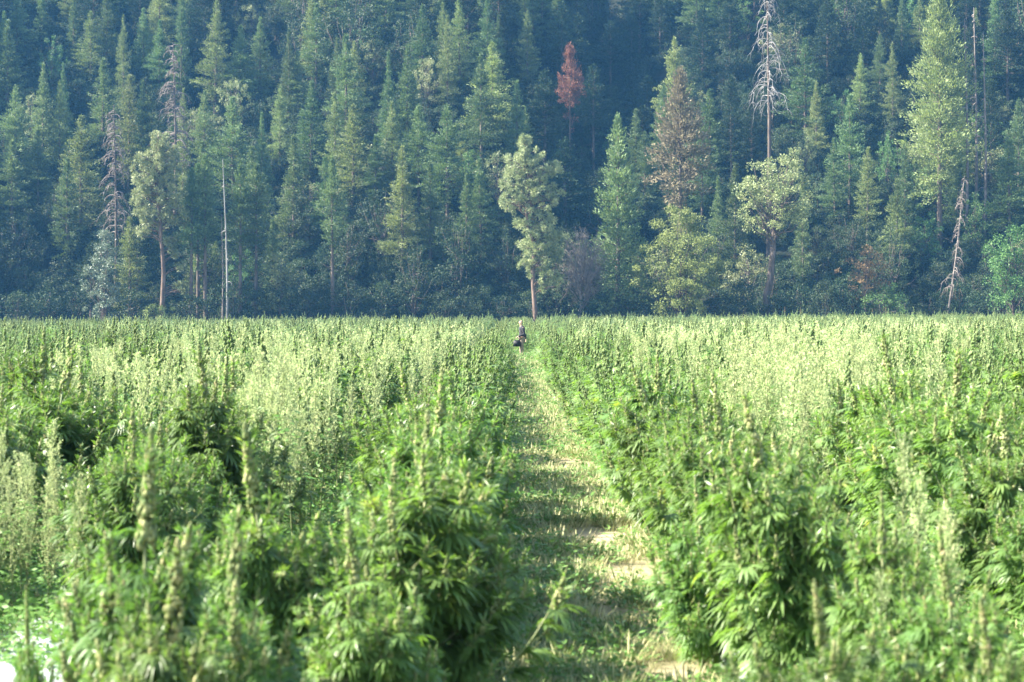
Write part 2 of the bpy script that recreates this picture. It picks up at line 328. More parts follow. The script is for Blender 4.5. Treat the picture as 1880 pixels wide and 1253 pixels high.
BRO = [broadleaf(41, 12, 4.2, .2), broadleaf(42, 12, 4.8, .25, fill=.4), broadleaf(43, 12, 3.6, .15, 'maple'), broadleaf(44, 12, 4.2, .1, 'maple')]
BRD = [broadleaf(47, 12, 4.0, .1, 'oakshade', 80, 80, .26), broadleaf(48, 12, 3.4, .05, 'oakshade', 80, 80, .26)]
SHR = [broadleaf(45, 6, 3.2, .03, 'oakshade', 36, 70, .28, 1.0, .1), broadleaf(46, 6, 3.0, .02, 'firshade', 34, 80, .28, 1.0, .1)]

TREES = []     # (px, py, d, z_ground, landmark phrase)
def world(px, d): return (px - VX) / FPX * d
def tz(py, d): return CAMH + (HZ - py) / FPX * d
def stand(px, py, H):
    """distance at which a tree of height H has its top at pixel (px, py)"""
    best = None
    for d in np.arange(254, 360, 1.0):
        e = float(gz(world(px, d), d)) + H - tz(py, d)
        if best is None or abs(e) < best[0]: best = (abs(e), d)
        if e > 0 and d > 262: break
    return best[1]
# --- landmark trees: name, label, category, px, py(top), d, builder
def landmark(name, parts, HM, px, py, d, label, cat, phrase, rz=0, wide=1.0, group=None):
    x = world(px, d); z = float(gz(x, d)); H = tz(py, d) - z; s = H / HM
    place(name, parts, (x, d, z), rz, (s * wide, s * wide, s), label, cat, group)
    TREES.append((px, py, d, phrase))
ppine = puff_pine(51, [(0, 0), (-.5, 7), (-.2, 11), (-1.4, 14), (-1.0, 19), (-1.6, 24.5)],
    [(-1.6, 24, .9, 12), (-2.2, 21.5, 1.9, 28), (-1.0, 22.2, 1.6, 20), (-2.8, 19, 2.0, 30), (-.6, 19, 2.2, 34), (-2.6, 16.2, 2.0, 26), (.4, 16.4, 2.2, 34), (-.6, 21, 2.4, 24), (2.2, 20.4, 1.2, 12), (2.4, 17.6, 1.3, 12), (.5, 13.2, 2.3, 34), (1.4, 11.8, 1.9, 26), (-1.8, 13.4, 1.2, 10), (.6, 10, 2.2, 34), (-1.4, 10.6, 1.1, 9), (.2, 7.6, 1.5, 13), (2.6, 9.4, 1.0, 8), (1.6, 9.2, 1.2, 10), (1.8, 6.4, 1.6, 16), (-1.6, 8.4, .7, 6), (.9, 5.4, .9, 7)])
landmark('pine_tree', ppine, 24.8, 985, 250, 256, 'tall pale pine with puffy clumps and curved bare trunk behind the walking person', 'tree', 'the tall pale pine')
lpine = puff_pine(52, [(0, 0), (.3, 8), (0, 12), (-.5, 18), (-.4, 24)],
    [(-.4, 23.5, 1.2, 14), (-1.2, 21.5, 1.8, 24), (.9, 21.6, 1.5, 16), (-2.2, 19, 1.6, 18), (.4, 19.2, 1.8, 24), (-2.4, 16.5, 1.5, 18), (1.6, 16.2, 2.0, 26), (2.3, 14.0, 1.5, 18), (-1.9, 14.4, 1.2, 14), (-.4, 17, 2.2, 26), (-.6, 14, 2, 22), (-.4, 20.2, 2, 20), (-2.2, 12.4, 1.0, 9), (1.2, 11.0, 1.2, 10), (2.4, 8, .6, 4), (2.4, 5.4, .9, 9), (1.6, 9.6, .8, 6)])
landmark('pine_tree', lpine, 24.2, 296, 245, 257, 'pale yellowish pine with ragged clumps, left of the white dead pole', 'tree', 'the ragged yellowish pine')
cott = broadleaf(53, 14, 2.5, .05, 'cotton', 110, 110, .26, .75, .15, shape=1.3, fill=.55)
landmark('cottonwood_tree', cott, 14.0, 190, 418, 254, 'silvery young cottonwood standing alone before the dark forest at far left', 'tree', 'the silvery cottonwood', wide=1.05)
ivy = broadleaf(54, 10, 1.5, .05, 'oak', 60, 70, .25, .6, .15, shape=.6)
landmark('ivy_clad_tree', ivy, 10, 517, 448, 256, 'short narrow leafy tree with clumpy outline at the shaded forest foot', 'tree', 'the short narrow leafy tree')
rsh = broadleaf(55, 3, 2.0, .02, 'yellow', 40, 80, .16, .55, .08, shape=.3)
landmark('round_shrub', rsh, 3, 292, 557, 253, 'round olive yellow shrub at the field edge right of the silvery cottonwood', 'shrub', 'the round yellow shrub')
ytree = broadleaf(56, 16, 5.2, .02, 'yellow', 280, 100, .28, 1.0, .3, shape=1.2, fill=.38)
landmark('yellow_tree', ytree, 16, 1250, 374, 254, 'large yellow green broadleaf tree bright against the dark forest', 'tree', 'the yellow green tree')
oak = broadleaf(57, 22, 5.0, .50, 'oak', 120, 95, .30, 1.1, .5, lean=.10, shape=.6, fill=.45)
landmark('oak_tree', oak, 22, 1403, 274, 258, 'big pale oak with rounded crown on a leaning grey trunk', 'tree', 'the big pale oak')
red = conifer(58, 20, 2.5, .70, .55, 1.3, .6, 'red')
landmark('dead_red_conifer', red, 20, 1047, 85, 300, 'rust red dead conifer on a thin bare trunk high on the slope', 'tree', 'the rust red conifer', wide=.52)
wsn = snag(59, 30, 62, 4.4, .60, 1.0, .26, 'deadwood', 6, thin=.62)
wsn[0][1].materials[0] = M['bark']  # darker bark paints the trunk as if in shadow below the pale branches
landmark('dead_tree', wsn, 30, 1410, -40, 287, 'tall white dead tree with long drooping bare branches at the top edge', 'tree', 'the white dead tree')
lsn = snag(60, 20, 60, 2.2, .25, 1.0, .15, 'greytwig', 5, lean=.13, thin=.8)
landmark('leaning_dead_tree', lsn, 20, 1736, 320, 254, 'thin leaning white dead tree draped with bare twigs at right', 'tree', 'the leaning dead tree')
pole = snag(61, 22, 10, 1.0, .2, .6, .15, 'deadwood', 1, lean=-.02)
landmark('dead_pole', pole, 22, 417, 290, 254, 'straight white dead pole of a trunk, taller of the bare poles', 'tree', 'the white dead pole')
pole2 = snag(62, 22, 14, 1.2, .2, .5, .20, 'greytwig', 2)
landmark('dead_pole', pole2, 22, 408, 395, 255, 'shorter grey bare pole close beside the white dead pole', 'tree', 'the shorter grey pole')
gsn = snag(63, 24, 130, 3.2, .42, .75, .2, 'greytwig', 5, thin=.7); gsn[0][1].materials[0] = M['bark']
landmark('dead_tree', gsn, 24, 211, 190, 266, 'grey dead conifer with dense drooping twigs above the silvery cottonwood', 'tree', 'the grey twiggy conifer')
gs2 = snag(64, 20, 110, 3.4, .4, .6, .2, 'greytwig', 5, thin=.65); gs2[0][1].materials[0] = M['bark']
landmark('dead_tree', gs2, 20, 320, 75, 288, 'small grey dead conifer with bushy bare twigs high at left', 'tree', 'the small grey dead conifer')
gs3 = conifer(65, 20, 2.6, .55, .8, .9, .7, 'tan')
landmark('dying_conifer', gs3, 20, 1252, 128, 268, 'tan brown dying conifer top between green conifers right of centre', 'tree', 'the tan brown treetop', wide=.8)
def twiggy(seed, H, W, n):
    rng = np.random.default_rng(seed); tr = MB(); br = MB()
    for k in range(5):
        a = rng.random() * 6.28; e = np.array([math.cos(a) * W * .5, math.sin(a) * W * .4, H * rng.uniform(.6, .8)]); limb(tr, (0, 0, -.2), e, .14, .04, rng, 0, 6)
    for i in range(n):
        d = rnd_dir(rng, 1)[0] * rng.random() ** .4; c = np.array([d[0] * W, d[1] * W, H * .62 + d[2] * H * .38]); s = c * [.45, .45, .75] 
        limb(br, s, c, .025, .012, rng, .05, 4, 4)
        for q in range(5): limb(br, c * [.9, .9, .97], c + rng.normal(size=3) * .5, .014, .009, rng, 0, 4, 3)
    return [('trunk', tr.mesh('shrub_trunk', M['greytwig'], True)), ('branches', br.mesh('bare_twigs', M['greytwig']))]
landmark('bare_shrub', twiggy(66, 12, 2.9, 420), 12, 1072, 415, 257, 'leafless mauve grey bushy tree just right of the tall pale pine', 'tree', 'the leafless grey tree')
landmark('autumn_tree', broadleaf(67, 10, 3.0, .25, 'brownleaf', 50, 45, .26, .7, .14, fill=.6), 10, 1588, 438, 255, 'sparse brown leaved autumn tree at the forest foot', 'tree', 'the brown leaved tree')
landmark('leafy_bush', broadleaf(68, 5, 2.6, .02, 'maple', 40, 60, .25, .6, .1), 5, 1620, 515, 253, 'light green leafy bush under the sparse brown leaved tree', 'shrub', 'the light green bush')
landmark('maple_tree', broadleaf(69, 13, 4.0, .05, 'maple', 120, 80, .3, 1.0, .2), 13, 1862, 408, 254, 'fresh light green broadleaf tree cut by the right edge of the frame', 'tree', 'the fresh green tree')
landmark('conifer_tree', conifer(70, 26, 4.4, .3, 1.1, .75, .55, 'firlight'), 26, 1725, -5, 292, 'tall sunlit ragged conifer touching the top edge at upper right', 'tree', 'the tall ragged conifer', wide=.85)
landmark('conifer_tree', conifer(71, 22, 3.6, .04, 1.15, .3, .62, 'fir'), 22, 1135, 212, 259, 'dense broad green conifer, foremost of the trio right of the rust red conifer', 'tree', 'the dense broad conifer', wide=.95)
for (px, py, H) in ((1775, 50, 22), (1791, 18, 26), (1806, 62, 20)):
    pass
polep = snag(72, 22, 16, 1.3, .3, .4, .16, 'greytwig', 2)
for px, py, d, lb in ((1773, 30, 292, 'leftmost of three bare grey poles at upper right'), (1790, 10, 294, 'middle and tallest of three bare grey poles at upper right'), (1807, 55, 291, 'rightmost twiggy one of three bare grey poles at upper right')):
    landmark('dead_pole', polep, 22, px, py, d, lb, 'tree', None, group='bare grey poles at upper right')

bare_c = [conifer(74, 24, 2.6, .50, .7, .9, .8, 'fir'), conifer(75, 24, 2.2, .55, .7, .9, .8, 'fir')]
for i, (px, py, nm) in enumerate(((441, 300, 'nearest the white dead pole on its right'), (378, 285, 'nearest the two dead poles on their left'), (364, 300, 'second to the left of the dead poles'), (350, 310, 'third to the left of the dead poles'), (470, 300, 'second to the right of the white dead pole'), (612, 290, 'well right of the short narrow leafy tree'))):
    landmark('conifer_tree', bare_c[i % 2], 24, px, py, 257 + i % 3, 'dark conifer with a long bare trunk, ' + nm, 'tree', None, rz=i * 1.3, group='bare trunked conifers at the forest foot')
# --- hand-read conifers: (px, py, style, width factor)  style 0 green, 1 light, 2 shade-coloured, 3 broadleaf pale
HAND = [(12, 38, 0, 1.1), (78, 118, 0, 1), (135, -5, 0, 1), (167, 22, 1, 1.2), (195, -5, 0, .8), (227, 30, 1, .6), (265, 16, 0, .9), (290, 38, 0, .8), (332, -8, 0, .9), (395, 2, 1, 1.3), (437, 48, 0, 1.3), (477, 33, 0, 1), (530, 53, 0, 1), (580, 8, 0, 1.2), (618, 70, 0, .9),
        (95, 62, 3, .7), (115, 117, 0, .8), (188, 108, 0, 1.2), (235, 140, 1, .8), (262, 150, 0, .8), (276, 160, 0, .8), (335, 165, 1, .7), (378, 168, 0, 1), (108, 150, 1, .8), (430, 180, 0, 1.2), (515, 160, 1, .9), (480, 207, 0, .9), (571, 150, 0, 1.3), (617, 172, 1, .8), (550, 95, 0, .9), (30, 160, 0, 1.1), (70, 240, 0, 1), (150, 215, 1, 1.1), (20, 260, 0, 1.1), (125, 290, 0, 1),
        (638, 66, 0, 1), (650, 77, 1, .8), (712, 96, 0, .8), (747, 84, 0, 1), (845, -2, 1, .9), (822, 30, 1, .8), (893, -4, 0, 1), (968, 22, 1, .8), (905, 80, 1, 1.4), (885, 100, 0, 1.1), (948, 148, 0, .9), (722, 188, 1, 1), (768, 194, 0, 1), (822, 193, 0, 1.1), (650, 193, 1, 1.1), (690, 250, 0, 1.1), (886, 293, 0, .9), (855, 320, 0, 1.1), (740, 270, 1, 1.2), (790, 300, 0, 1.2), (915, 265, 3, .7), (600, 290, 0, 1.1), (540, 250, 0, 1.1), (460, 270, 0, 1.2), (370, 260, 0, 1.2), (1038, 252, 2, 1.2),
        (1185, 243, 0, 1), (1238, 70, 1, .9), (1218, 158, 0, .7), (1300, 165, 0, 1.3), (1343, 140, 2, .7), (1380, 160, 2, .7), (1480, 72, 0, 1.1), (1500, 152, 1, .9), (1560, 175, 0, 1), (1578, 100, 1, .9), (1615, 63, 0, .8), (1640, 80, 1, .8), (1535, 255, 0, 1), (1592, 272, 1, 1), (1350, 300, 0, .9), (1317, 325, 0, .9), (1662, 250, 0, 1), (1698, 198, 1, .8), (1740, 178, 0, 1), (1765, 205, 1, 1), (1820, 140, 2, .6), (1870, 183, 0, .9), (1855, 258, 0, 1.2), (1545, 160, 3, .6), (1630, 236, 3, .5), (1680, 290, 3, 1.1), (1812, 256, 3, .9), (1645, 330, 1, 1), (1760, 290, 0, 1.1), (1475, 330, 0, .9),
        (685, 58, 3, .5), (785, 92, 3, .6), (462, -6, 3, .8), (1212, -10, 2, 1), (1030, 5, 2, 1), (1120, 40, 2, 1.2), (1290, 10, 2, 1), (1340, -10, 2, 1), (1520, -15, 2, 1.1), (1655, -15, 0, 1), (1850, 20, 2, 1.2), (1090, 120, 2, 1), (1000, 130, 2, 1), (1420, 120, 2, 1), (1290, 250, 0, 1), (1240, 300, 1, 1.1), (1500, 400, 5, 1), (1565, 385, 5, 1), (1695, 385, 3, .9), (1320, 410, 5, .9), (1790, 350, 3, .8), (840, 390, 5, 1), (700, 350, 5, 1), (100, 340, 5, 1), (640, 390, 5, 1), (30, 380, 5, 1), (560, 350, 5, 1), (1160, 440, 5, .8), (930, 420, 5, .9), (760, 440, 5, .9), (1640, 420, 5, 1), (250, 200, 3, .9), (60, 160, 3, .7), (1830, 330, 3, .9), (1420, 470, 5, .9), (1480, 235, 3, .6), (430, 130, 3, .6)]
rng0 = random.Random(5)
gen = []           # trees waiting for a relational label: (obj, px, py, kind)
SC = {}
def put_tree(px, py, style, wf, H, d=None):
    d = d or stand(px, py, H); x = world(px, d); z = float(gz(x, d)); H = tz(py, d) - z
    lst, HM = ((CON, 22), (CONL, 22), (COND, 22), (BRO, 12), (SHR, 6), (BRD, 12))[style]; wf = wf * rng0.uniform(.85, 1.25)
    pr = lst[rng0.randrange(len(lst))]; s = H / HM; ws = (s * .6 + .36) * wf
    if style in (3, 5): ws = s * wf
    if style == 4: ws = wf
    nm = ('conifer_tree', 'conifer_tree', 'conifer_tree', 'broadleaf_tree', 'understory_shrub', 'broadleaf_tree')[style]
    o = place(nm, pr, (x, d, z), rng0.random() * 6.28, (ws, ws, s), None, 'shrub' if style == 4 else 'tree', ('conifers on the hillside', 'conifers on the hillside', 'conifers on the hillside', 'pale broadleaf trees among the conifers', 'shrubs along the forest foot', 'shade-coloured broadleaf trees on the slope')[style])
    gen.append((o, px, py, style)); SC[(px, py)] = d
    return d
hand_pl = []
for (px, py, st, wf) in HAND:
    H = rng0.uniform(12.5, 19.5) if st not in (3, 5) else rng0.uniform(9, 13)
    if py > 240: H = min(H, 22)
    d = put_tree(px, py, st, wf, H)
    hand_pl.append((px, py, d, 32 * wf))
for t in TREES: hand_pl.append((t[0], t[1], t[2], 55))
# --- fill the slope between them, never in front of a tree read from the photograph
nfill = 0; rest = []
fr = random.Random(9); taken = [(world(a, d), d) for a, b, d, w_ in hand_pl]
for row in range(19):
    for colx in range(50):
        y = 256 + row * 6.2 + fr.uniform(-2.5, 2.5); x = -114 + colx * 4.7 + fr.uniform(-2.2, 2.2)
        if y < hill_front(x) - 6: continue
        if min((x - a) ** 2 + (y - b) ** 2 for a, b in taken) < 3.0 ** 2: continue
        px = VX + x / y * FPX; H = fr.uniform(10, 19); z = float(gz(x, y)); py = HZ - (z + H - CAMH) / y * FPX
        vis = -30 < px < 1910
        if vis:
            bad = [q for q in hand_pl if abs(q[0] - px) < q[3] + 24 and y < q[2] + 1.5 and py < q[1] + 135]
            if bad:
                tgt = max(q[1] for q in bad) + 150 + fr.uniform(0, 60); H2 = (HZ - tgt) / FPX * y + CAMH - z
                if H2 < 7: continue
                H = H2; py = tgt
            if y < 362 and py > -60 and nfill < 215:
                st = fr.choice((0, 0, 0, 2, 1, 5)) if px < 1000 else fr.choice((0, 2, 2, 2, 5, 1)) if py < 200 else fr.choice((0, 0, 2, 5, 3, 1))  # upper right gets mostly trees with shade in their colour
                if H < 11 and fr.random() < .5: st = 3
                put_tree(px, py, st, fr.uniform(.85, 1.15), H, y); nfill += 1; taken.append((x, y)); continue
        rest.append((x, y, z, H)); taken.append((x, y))
# low shrubs along the foot of the forest, its shade painted into their leaves
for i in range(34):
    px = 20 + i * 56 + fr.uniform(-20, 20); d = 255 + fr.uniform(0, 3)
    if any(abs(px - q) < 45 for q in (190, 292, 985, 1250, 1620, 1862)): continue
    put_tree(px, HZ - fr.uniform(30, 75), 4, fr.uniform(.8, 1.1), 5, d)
# join trunk+crown of a few kinds for the one mass of trees behind and beside
def joined(parts, name):
    vs = MB(); me = bpy.data.meshes.new(name); off = 0
    import bmesh
    bm = bmesh.new()
    for i, (pn, p) in enumerate(parts):
        n0 = len(bm.faces); bm.from_mesh(p); bm.faces.ensure_lookup_table()
        for f in bm.faces[n0:]: f.material_index = i
    bm.to_mesh(me); bm.free()
    for pn, p in parts: me.materials.append(p.materials[0])
    return me
fp = [joined(CON[0], 'a'), joined(CON[2], 'b'), joined(COND[0], 'c')]
if rest:
    n = len(rest); rr = np.random.default_rng(4)
    scatter('forest', fp, [(a, b, c) for a, b, c, h in rest], np.stack([np.zeros(n), np.zeros(n), rr.random(n) * 6.28], 1),
            [(h / 22 * .4 + .6, h / 22 * .4 + .6, h / 22) for a, b, c, h in rest], rr.integers(0, 3, n), 'dense mass of conifers behind and beside the nearer trees on the slope', 'forest')
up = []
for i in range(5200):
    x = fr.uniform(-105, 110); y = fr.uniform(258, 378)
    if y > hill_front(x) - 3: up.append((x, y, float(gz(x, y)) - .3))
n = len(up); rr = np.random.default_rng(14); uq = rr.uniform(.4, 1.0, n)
scatter('undergrowth', [joined(SHR[1], 'u1'), joined(SHR[0], 'u2')], up, np.stack([np.zeros(n), np.zeros(n), rr.random(n) * 6.28], 1), np.stack([uq * .9, uq * .9, uq], 1), rr.integers(0, 2, n), 'shade-coloured undergrowth covering the slope beneath the trees', 'undergrowth')
# relational labels: rank among its kind round the nearest landmark tree
ORD = ['nearest', 'second nearest', 'third nearest', 'fourth nearest', 'fifth nearest', 'sixth nearest', 'seventh nearest', 'eighth nearest', 'ninth nearest', 'tenth nearest', 'eleventh nearest', 'twelfth nearest', 'thirteenth nearest', 'fourteenth nearest', 'fifteenth nearest', 'sixteenth nearest', 'seventeenth nearest', 'eighteenth nearest', 'nineteenth nearest', 'twentieth nearest'] + ['%dth nearest' % k for k in range(21, 90)]
LM = [t for t in TREES if t[3]]
groups = {}
for o, px, py, st in gen:
    cxp, cyp = px, py
    L_ = min(LM, key=lambda t: (t[0] - px) ** 2 + (t[1] - py) ** 2); dx = px - L_[0]; dy = py - L_[1]; dist = math.hypot(dx, dy)
    a = math.degrees(math.atan2(-dy, dx)) % 360
    di = ['right of', 'above and right of', 'above', 'above and left of', 'left of', 'below and left of', 'below', 'below and right of'][int(((a + 22.5) % 360) // 45)]
    kd = ['green conifer', 'light green conifer', 'shade-coloured conifer', 'rounded leafy tree', 'low shade-coloured shrub', 'shade-coloured leafy tree'][st]
    groups.setdefault((kd, L_[3], di), []).append((dist, o))
for (kd, lm, di), ls in groups.items():
    ls.sort(key=lambda q: q[0])
    for i, (dd, o) in enumerate(ls): o['label'] = '%s, %s %s %s' % (kd, ORD[i] + ' one', di, lm) if len(ls) > 1 else '%s with its top %s %s' % (kd, di, lm)

# ------------------------------------------------------------------ hemp plants
def leaflets(mb, base, d, up, L, W, droop, rng):
    """curved folded leaflets (arrays) with 3 segments"""
    n = len(base); d = norm(d); s = norm(np.cross(d, up)); u = np.cross(s, d); L = L[:, None]; W = W[:, None]; dr = droop[:, None]
    z = np.array([0, 0, 1.0])
    def at(f): return base + d * L * f - z * dr * L * f * f
    b = base; a1 = at(.33); a2 = at(.68); tp = at(1.0)
    v = np.stack([b, a1 + s * W * .5 + u * W * .12, a1, a1 - s * W * .5 + u * W * .12, a2 + s * W * .42 + u * W * .1, a2, a2 - s * W * .42 + u * W * .1, tp], 1)
    o = (np.arange(n) * 8)[:, None]
    f4 = np.concatenate([o + [1, 4, 5, 2], o + [2, 5, 6, 3]]); f3 = np.concatenate([o + [0, 1, 2], o + [0, 2, 3], o + [4, 7, 5], o + [5, 7, 6]])
    mb.add(v, f3=f3, f4=f4)
def palm_leaves(mb, P, D, L, rng, nf=7, simple=False):
    """palmate leaves: P petiole ends, D outward directions, L size"""
    P = np.asarray(P); n = len(P)
    if n == 0: return
    D = norm(np.asarray(D)); z = np.array([0, 0, 1.0]); s = norm(np.cross(D, z)); u = norm(np.cross(s, D) + rng.normal(size=P.shape) * .25)
    s = np.cross(D, u)
    for k in range(nf):
        q = k - (nf - 1) / 2; a = q * (R(118) / (nf - 1)) * 1.0
        sz = 1 - .09 * abs(q) ** 1.35
        d = D * math.cos(a) + s * math.sin(a) + rng.normal(size=P.shape) * .06
        if simple: cards(mb, P, d + [0, 0, -.35], u, L * sz, L * .15, .4)
        else: leaflets(mb, P, d, u, L * sz, L * .138 * (1 - .04 * abs(q)), rng.uniform(.25, .6, n), rng)
def cola(bud, leaf, base, d, L, r, rng, lod=0):
    """knobbly flower spike made of many calyx clusters with small leaves poking out"""
    n = int((95, 14, 5)[lod] * L / .2) + 4; t = rng.random(n) ** .85; q = rng.random(n) * 6.28
    d = d / np.linalg.norm(d); a = norm(np.cross(d, [0.3, .9, .1])); b = np.cross(d, a)
    kn = rng.uniform(.55, 1.2, 12); lump = kn[(t * 11.9 * min(1, L / .35)).astype(int)] * (.95 + .12 * np.sin(t * L * 50 + rng.random() * 6))
    rad = r * (1 - t) ** .55 * lump
    P = base + d * (t * L)[:, None] + (a * np.cos(q)[:, None] + b * np.sin(q)[:, None]) * (rad * .75)[:, None]
    blobs(bud, P, (r * (.30, .5, .5)[lod] * (1.0 - .45 * t)) * rng.uniform(.7, 1.25, n) * (1, 1.25, 1.7)[lod], lo=(lod > 0))
    if leaf is not None:
        m = int((60, 10, 0)[lod] * L / .2)
        if m:
            t = rng.random(m) * .9; q = rng.random(m) * 6.28; o = a * np.cos(q)[:, None] + b * np.sin(q)[:, None]
            cards(leaf, base + d * (t * L)[:, None] + o * r * .4, o + d * .7 + rng.normal(size=(m, 3)) * .3, rnd_dir(rng, m), rng.uniform(.03, .075, m), .009, .4)
def hemp(seed, H=1.5, Rr=.62, lod=0, hero=0):
    rng = np.random.default_rng(seed); st = MB(); lf = MB(); spikes = []; small = MB()
    zz = np.linspace(0, H * .86, 7); off = rng.normal(size=2) * .05
    sx = off[0] * (zz / H) * 2 + .012 * np.sin(zz * 9); sy = off[1] * (zz / H) * 2
    if lod < 2: tube(st, np.stack([sx, sy, zz - .03], 1), .015 * (1 - zz / H * .7), 5)
    def spike(b, d, L, r, main):
        mb = small
        if main and lod == 0: mb = MB(); spikes.append(mb)
        cola(mb, lf, b, d, L, r, rng, lod)
    top = np.array([sx[-1], sy[-1], zz[-1] - .1]); spike(top, np.array([off[0] * 2.5, off[1] * 2.5, 1.]), H * .24 + .05 + .03 * hero, .042 + .012 * hero, True)
    nb = (36, 26, 16)[lod]; LS = []; LD = []
    nleafL = []
    for i in range(nb):
        t = i / nb; z = H * (.05 + .71 * t ** 1.15); a = i * 2.399 + rng.normal() * .35
        L = Rr * (1.15 - .72 * t) * rng.uniform(.62, 1.12); el = R(24 + 34 * t) + rng.normal() * .1
        q = np.linspace(0, 1, 6); hx = L * q * math.cos(el) * (1 - .15 * q); hz = L * (q * math.sin(el) + .42 * q ** 2)
        b0 = np.array([np.interp(z, zz, sx), np.interp(z, zz, sy), z]); P = b0 + np.stack([math.cos(a) * hx, math.sin(a) * hx, hz], 1)
        zl = H * (.50 - .04 * hero + .33 * rng.random()); P[:, 2] -= max(0, P[-1, 2] - zl) * q
        if lod < 2: tube(st, P, .007 * (1 - q) + .0025, 4)
        dl = P[-1] - P[-2]; dl = dl / np.linalg.norm(dl) + [0, 0, .9]
        spike(P[-1] - dl * .03, dl, rng.uniform(.13, .26) * (.75 + .4 * t), rng.uniform(.023, .034) * (1 + .4 * hero), t > .45)
        # side shoots with their own little buds
        for k in range((5, 3, 1)[lod]):
            f = rng.uniform(.35, .95); p = P[0] + (P[-1] - P[0]) * f; p[2] = np.interp(f, q, P[:, 2]); a2 = a + rng.choice([-1, 1]) * rng.uniform(.4, 1.3)
            l2 = rng.uniform(.07, .16); e = p + np.array([math.cos(a2) * l2, math.sin(a2) * l2, l2 * .8])
            if lod == 0: tube(st, np.array([p, (p + e) / 2, e]), np.array([.003, .0025, .002]), 4)
            spike(e - [0, 0, .01], (e - p) / l2 * .5 + [0, 0, 1], rng.uniform(.04, .09), rng.uniform(.013, .019), False)
            m = (3, 2, 1)[lod]; LS += [e - (e - p) * w_ for w_ in rng.random(m)]; LD += [np.array([math.cos(a2 + rng.normal() * .8), math.sin(a2 + rng.normal() * .8), rng.uniform(-.3, .3)]) for _ in range(m)]; nleafL += list(rng.uniform(.05, .09, m))
        # fan leaves along the branch
        m = (24, 17, 9)[lod]; f = rng.uniform(.12, 1.0, m); pp = np.stack([np.interp(f, q, P[:, j]) for j in range(3)], 1)
        aa = a + rng.choice([-1, 1], m) * rng.uniform(.1, 1.5, m); od = np.stack([np.cos(aa), np.sin(aa), rng.uniform(-.35, .35, m)], 1)
        LS += list(pp + od * rng.uniform(.02, .05, m)[:, None]); LD += list(od); nleafL += list(rng.uniform(.10, .195, m) * (1.1 - .3 * f))
    # leaves up the main stem
    m = (40, 24, 10)[lod]; f = rng.uniform(.15, .97, m); aa = rng.random(m) * 6.28; pp = np.stack([np.interp(f * H * .86, zz, sx), np.interp(f * H * .86, zz, sy), f * H * .86], 1)
    od = np.stack([np.cos(aa), np.sin(aa), rng.uniform(-.1, .4, m)], 1); LS += list(pp + od * .05); LD += list(od); nleafL += list(rng.uniform(.07, .14, m))
    palm_leaves(lf, np.array(LS), np.array(LD), np.array(nleafL) * (1, 1.12, 1.7)[lod], rng, (7, 5, 3)[lod], lod > 0)
    if lod == 2:
        # a dense inner body so a distant plant does not read as a few sticks
        me = MB(); 
    parts = []
    if lod < 2: parts.append(('stem', st.mesh('hemp_stem', M['stem'], True)))
    parts.append(('foliage', lf.mesh('hemp_foliage', M['leaf'] if lod < 2 else M['leaf_far'])))
    parts.append(('small_flower_buds', small.mesh('hemp_flower_buds', M['bud'] if lod == 0 else M['bud_far'], lod == 0)))
    for s in spikes: parts.append(('flower_spike', s.mesh('hemp_flower_spike', M['bud'], True)))
    return parts
NEAR = [hemp(100 + i, 1.5, .66 + .05 * (i % 3), 0) for i in range(7)]
HERO = [hemp(115 + i, 1.5, .62, 0, 1) for i in range(3)]
MID = [hemp(120 + i, 1.5, .64 + .05 * (i % 3), 1) for i in range(5)]
FAR = [joined(hemp(140 + i, 1.5, .62, 2), 'hemp_far') for i in range(4)]

def weed(seed, H=1.5, lod=0):
    """tall weed gone to seed: one erect stem with many steep side shoots lined by pale seed grains"""
    rng = np.random.default_rng(seed); st = MB(); sd = MB(); lf = MB()
    nb = (34, 22, 13)[lod]; lean = rng.normal(size=2) * .05
    tube(st, np.array([[0, 0, -.02], [lean[0] * .5, lean[1] * .5, H * .5], [lean[0], lean[1], H * .97]]), np.array([.008, .005, .002]), 4)
    for i in range(nb + 1):
        t = .25 + .7 * i / nb; z = H * t; a = i * 2.4 + rng.normal() * .4; L = (.34 * (1.08 - t) + .06) * rng.uniform(.7, 1.2)
        if i == nb: z = H * .75; L = .25 * H; t = 1
        p0 = np.array([lean[0] * t, lean[1] * t, z]); o = np.array([math.cos(a), math.sin(a), 0]) * (0 if i == nb else .42); d = o + [0, 0, 1]
        n = (34, 16, 6)[lod]; q = rng.random(n) ** .8; P = p0 + d * (q * L)[:, None] + rng.normal(size=(n, 3)) * .012 * (1.3 - q)[:, None]
        g = (.022, .034, .07)[lod]
        cards(sd, P, rng.normal(size=(n, 3)) * .6 + d, rnd_dir(rng, n), rng.uniform(.7, 1.4, n) * g, g * .42)
        if lod < 2: tube(st, np.array([p0, p0 + d * L * .5, p0 + d * L * .95]), np.array([.0028, .002, .001]), 4)
    m = (90, 40, 12)[lod]; a = rng.random(m) * 6.28; z = rng.random(m) ** .8 * H * .75; rr = rng.uniform(.03, .2, m) * (1 - z / H * .6)
    o = np.stack([np.cos(a), np.sin(a), a * 0], 1)
    cards(lf, o * rr[:, None] + np.stack([a * 0, a * 0, z], 1), o + [0, 0, -.2], rng.normal(size=(m, 3)) * .5 + [0, 0, 1], rng.uniform(.04, .09, m), rng.uniform(.02, .04, m))
    return [('stem', st.mesh('weed_stem', M['stem'])), ('leaves', lf.mesh('weed_leaves', M['weedleaf'])), ('seed_head', sd.mesh('weed_seed_head', M['weed']))]
WN = [weed(160 + i, 1.5, 0) for i in range(4)]; WM = [joined(weed(170 + i, 1.5, 1), 'weed_m') for i in range(3)]; WF = [joined(weed(180 + i, 1.5, 2), 'weed_f') for i in range(3)]

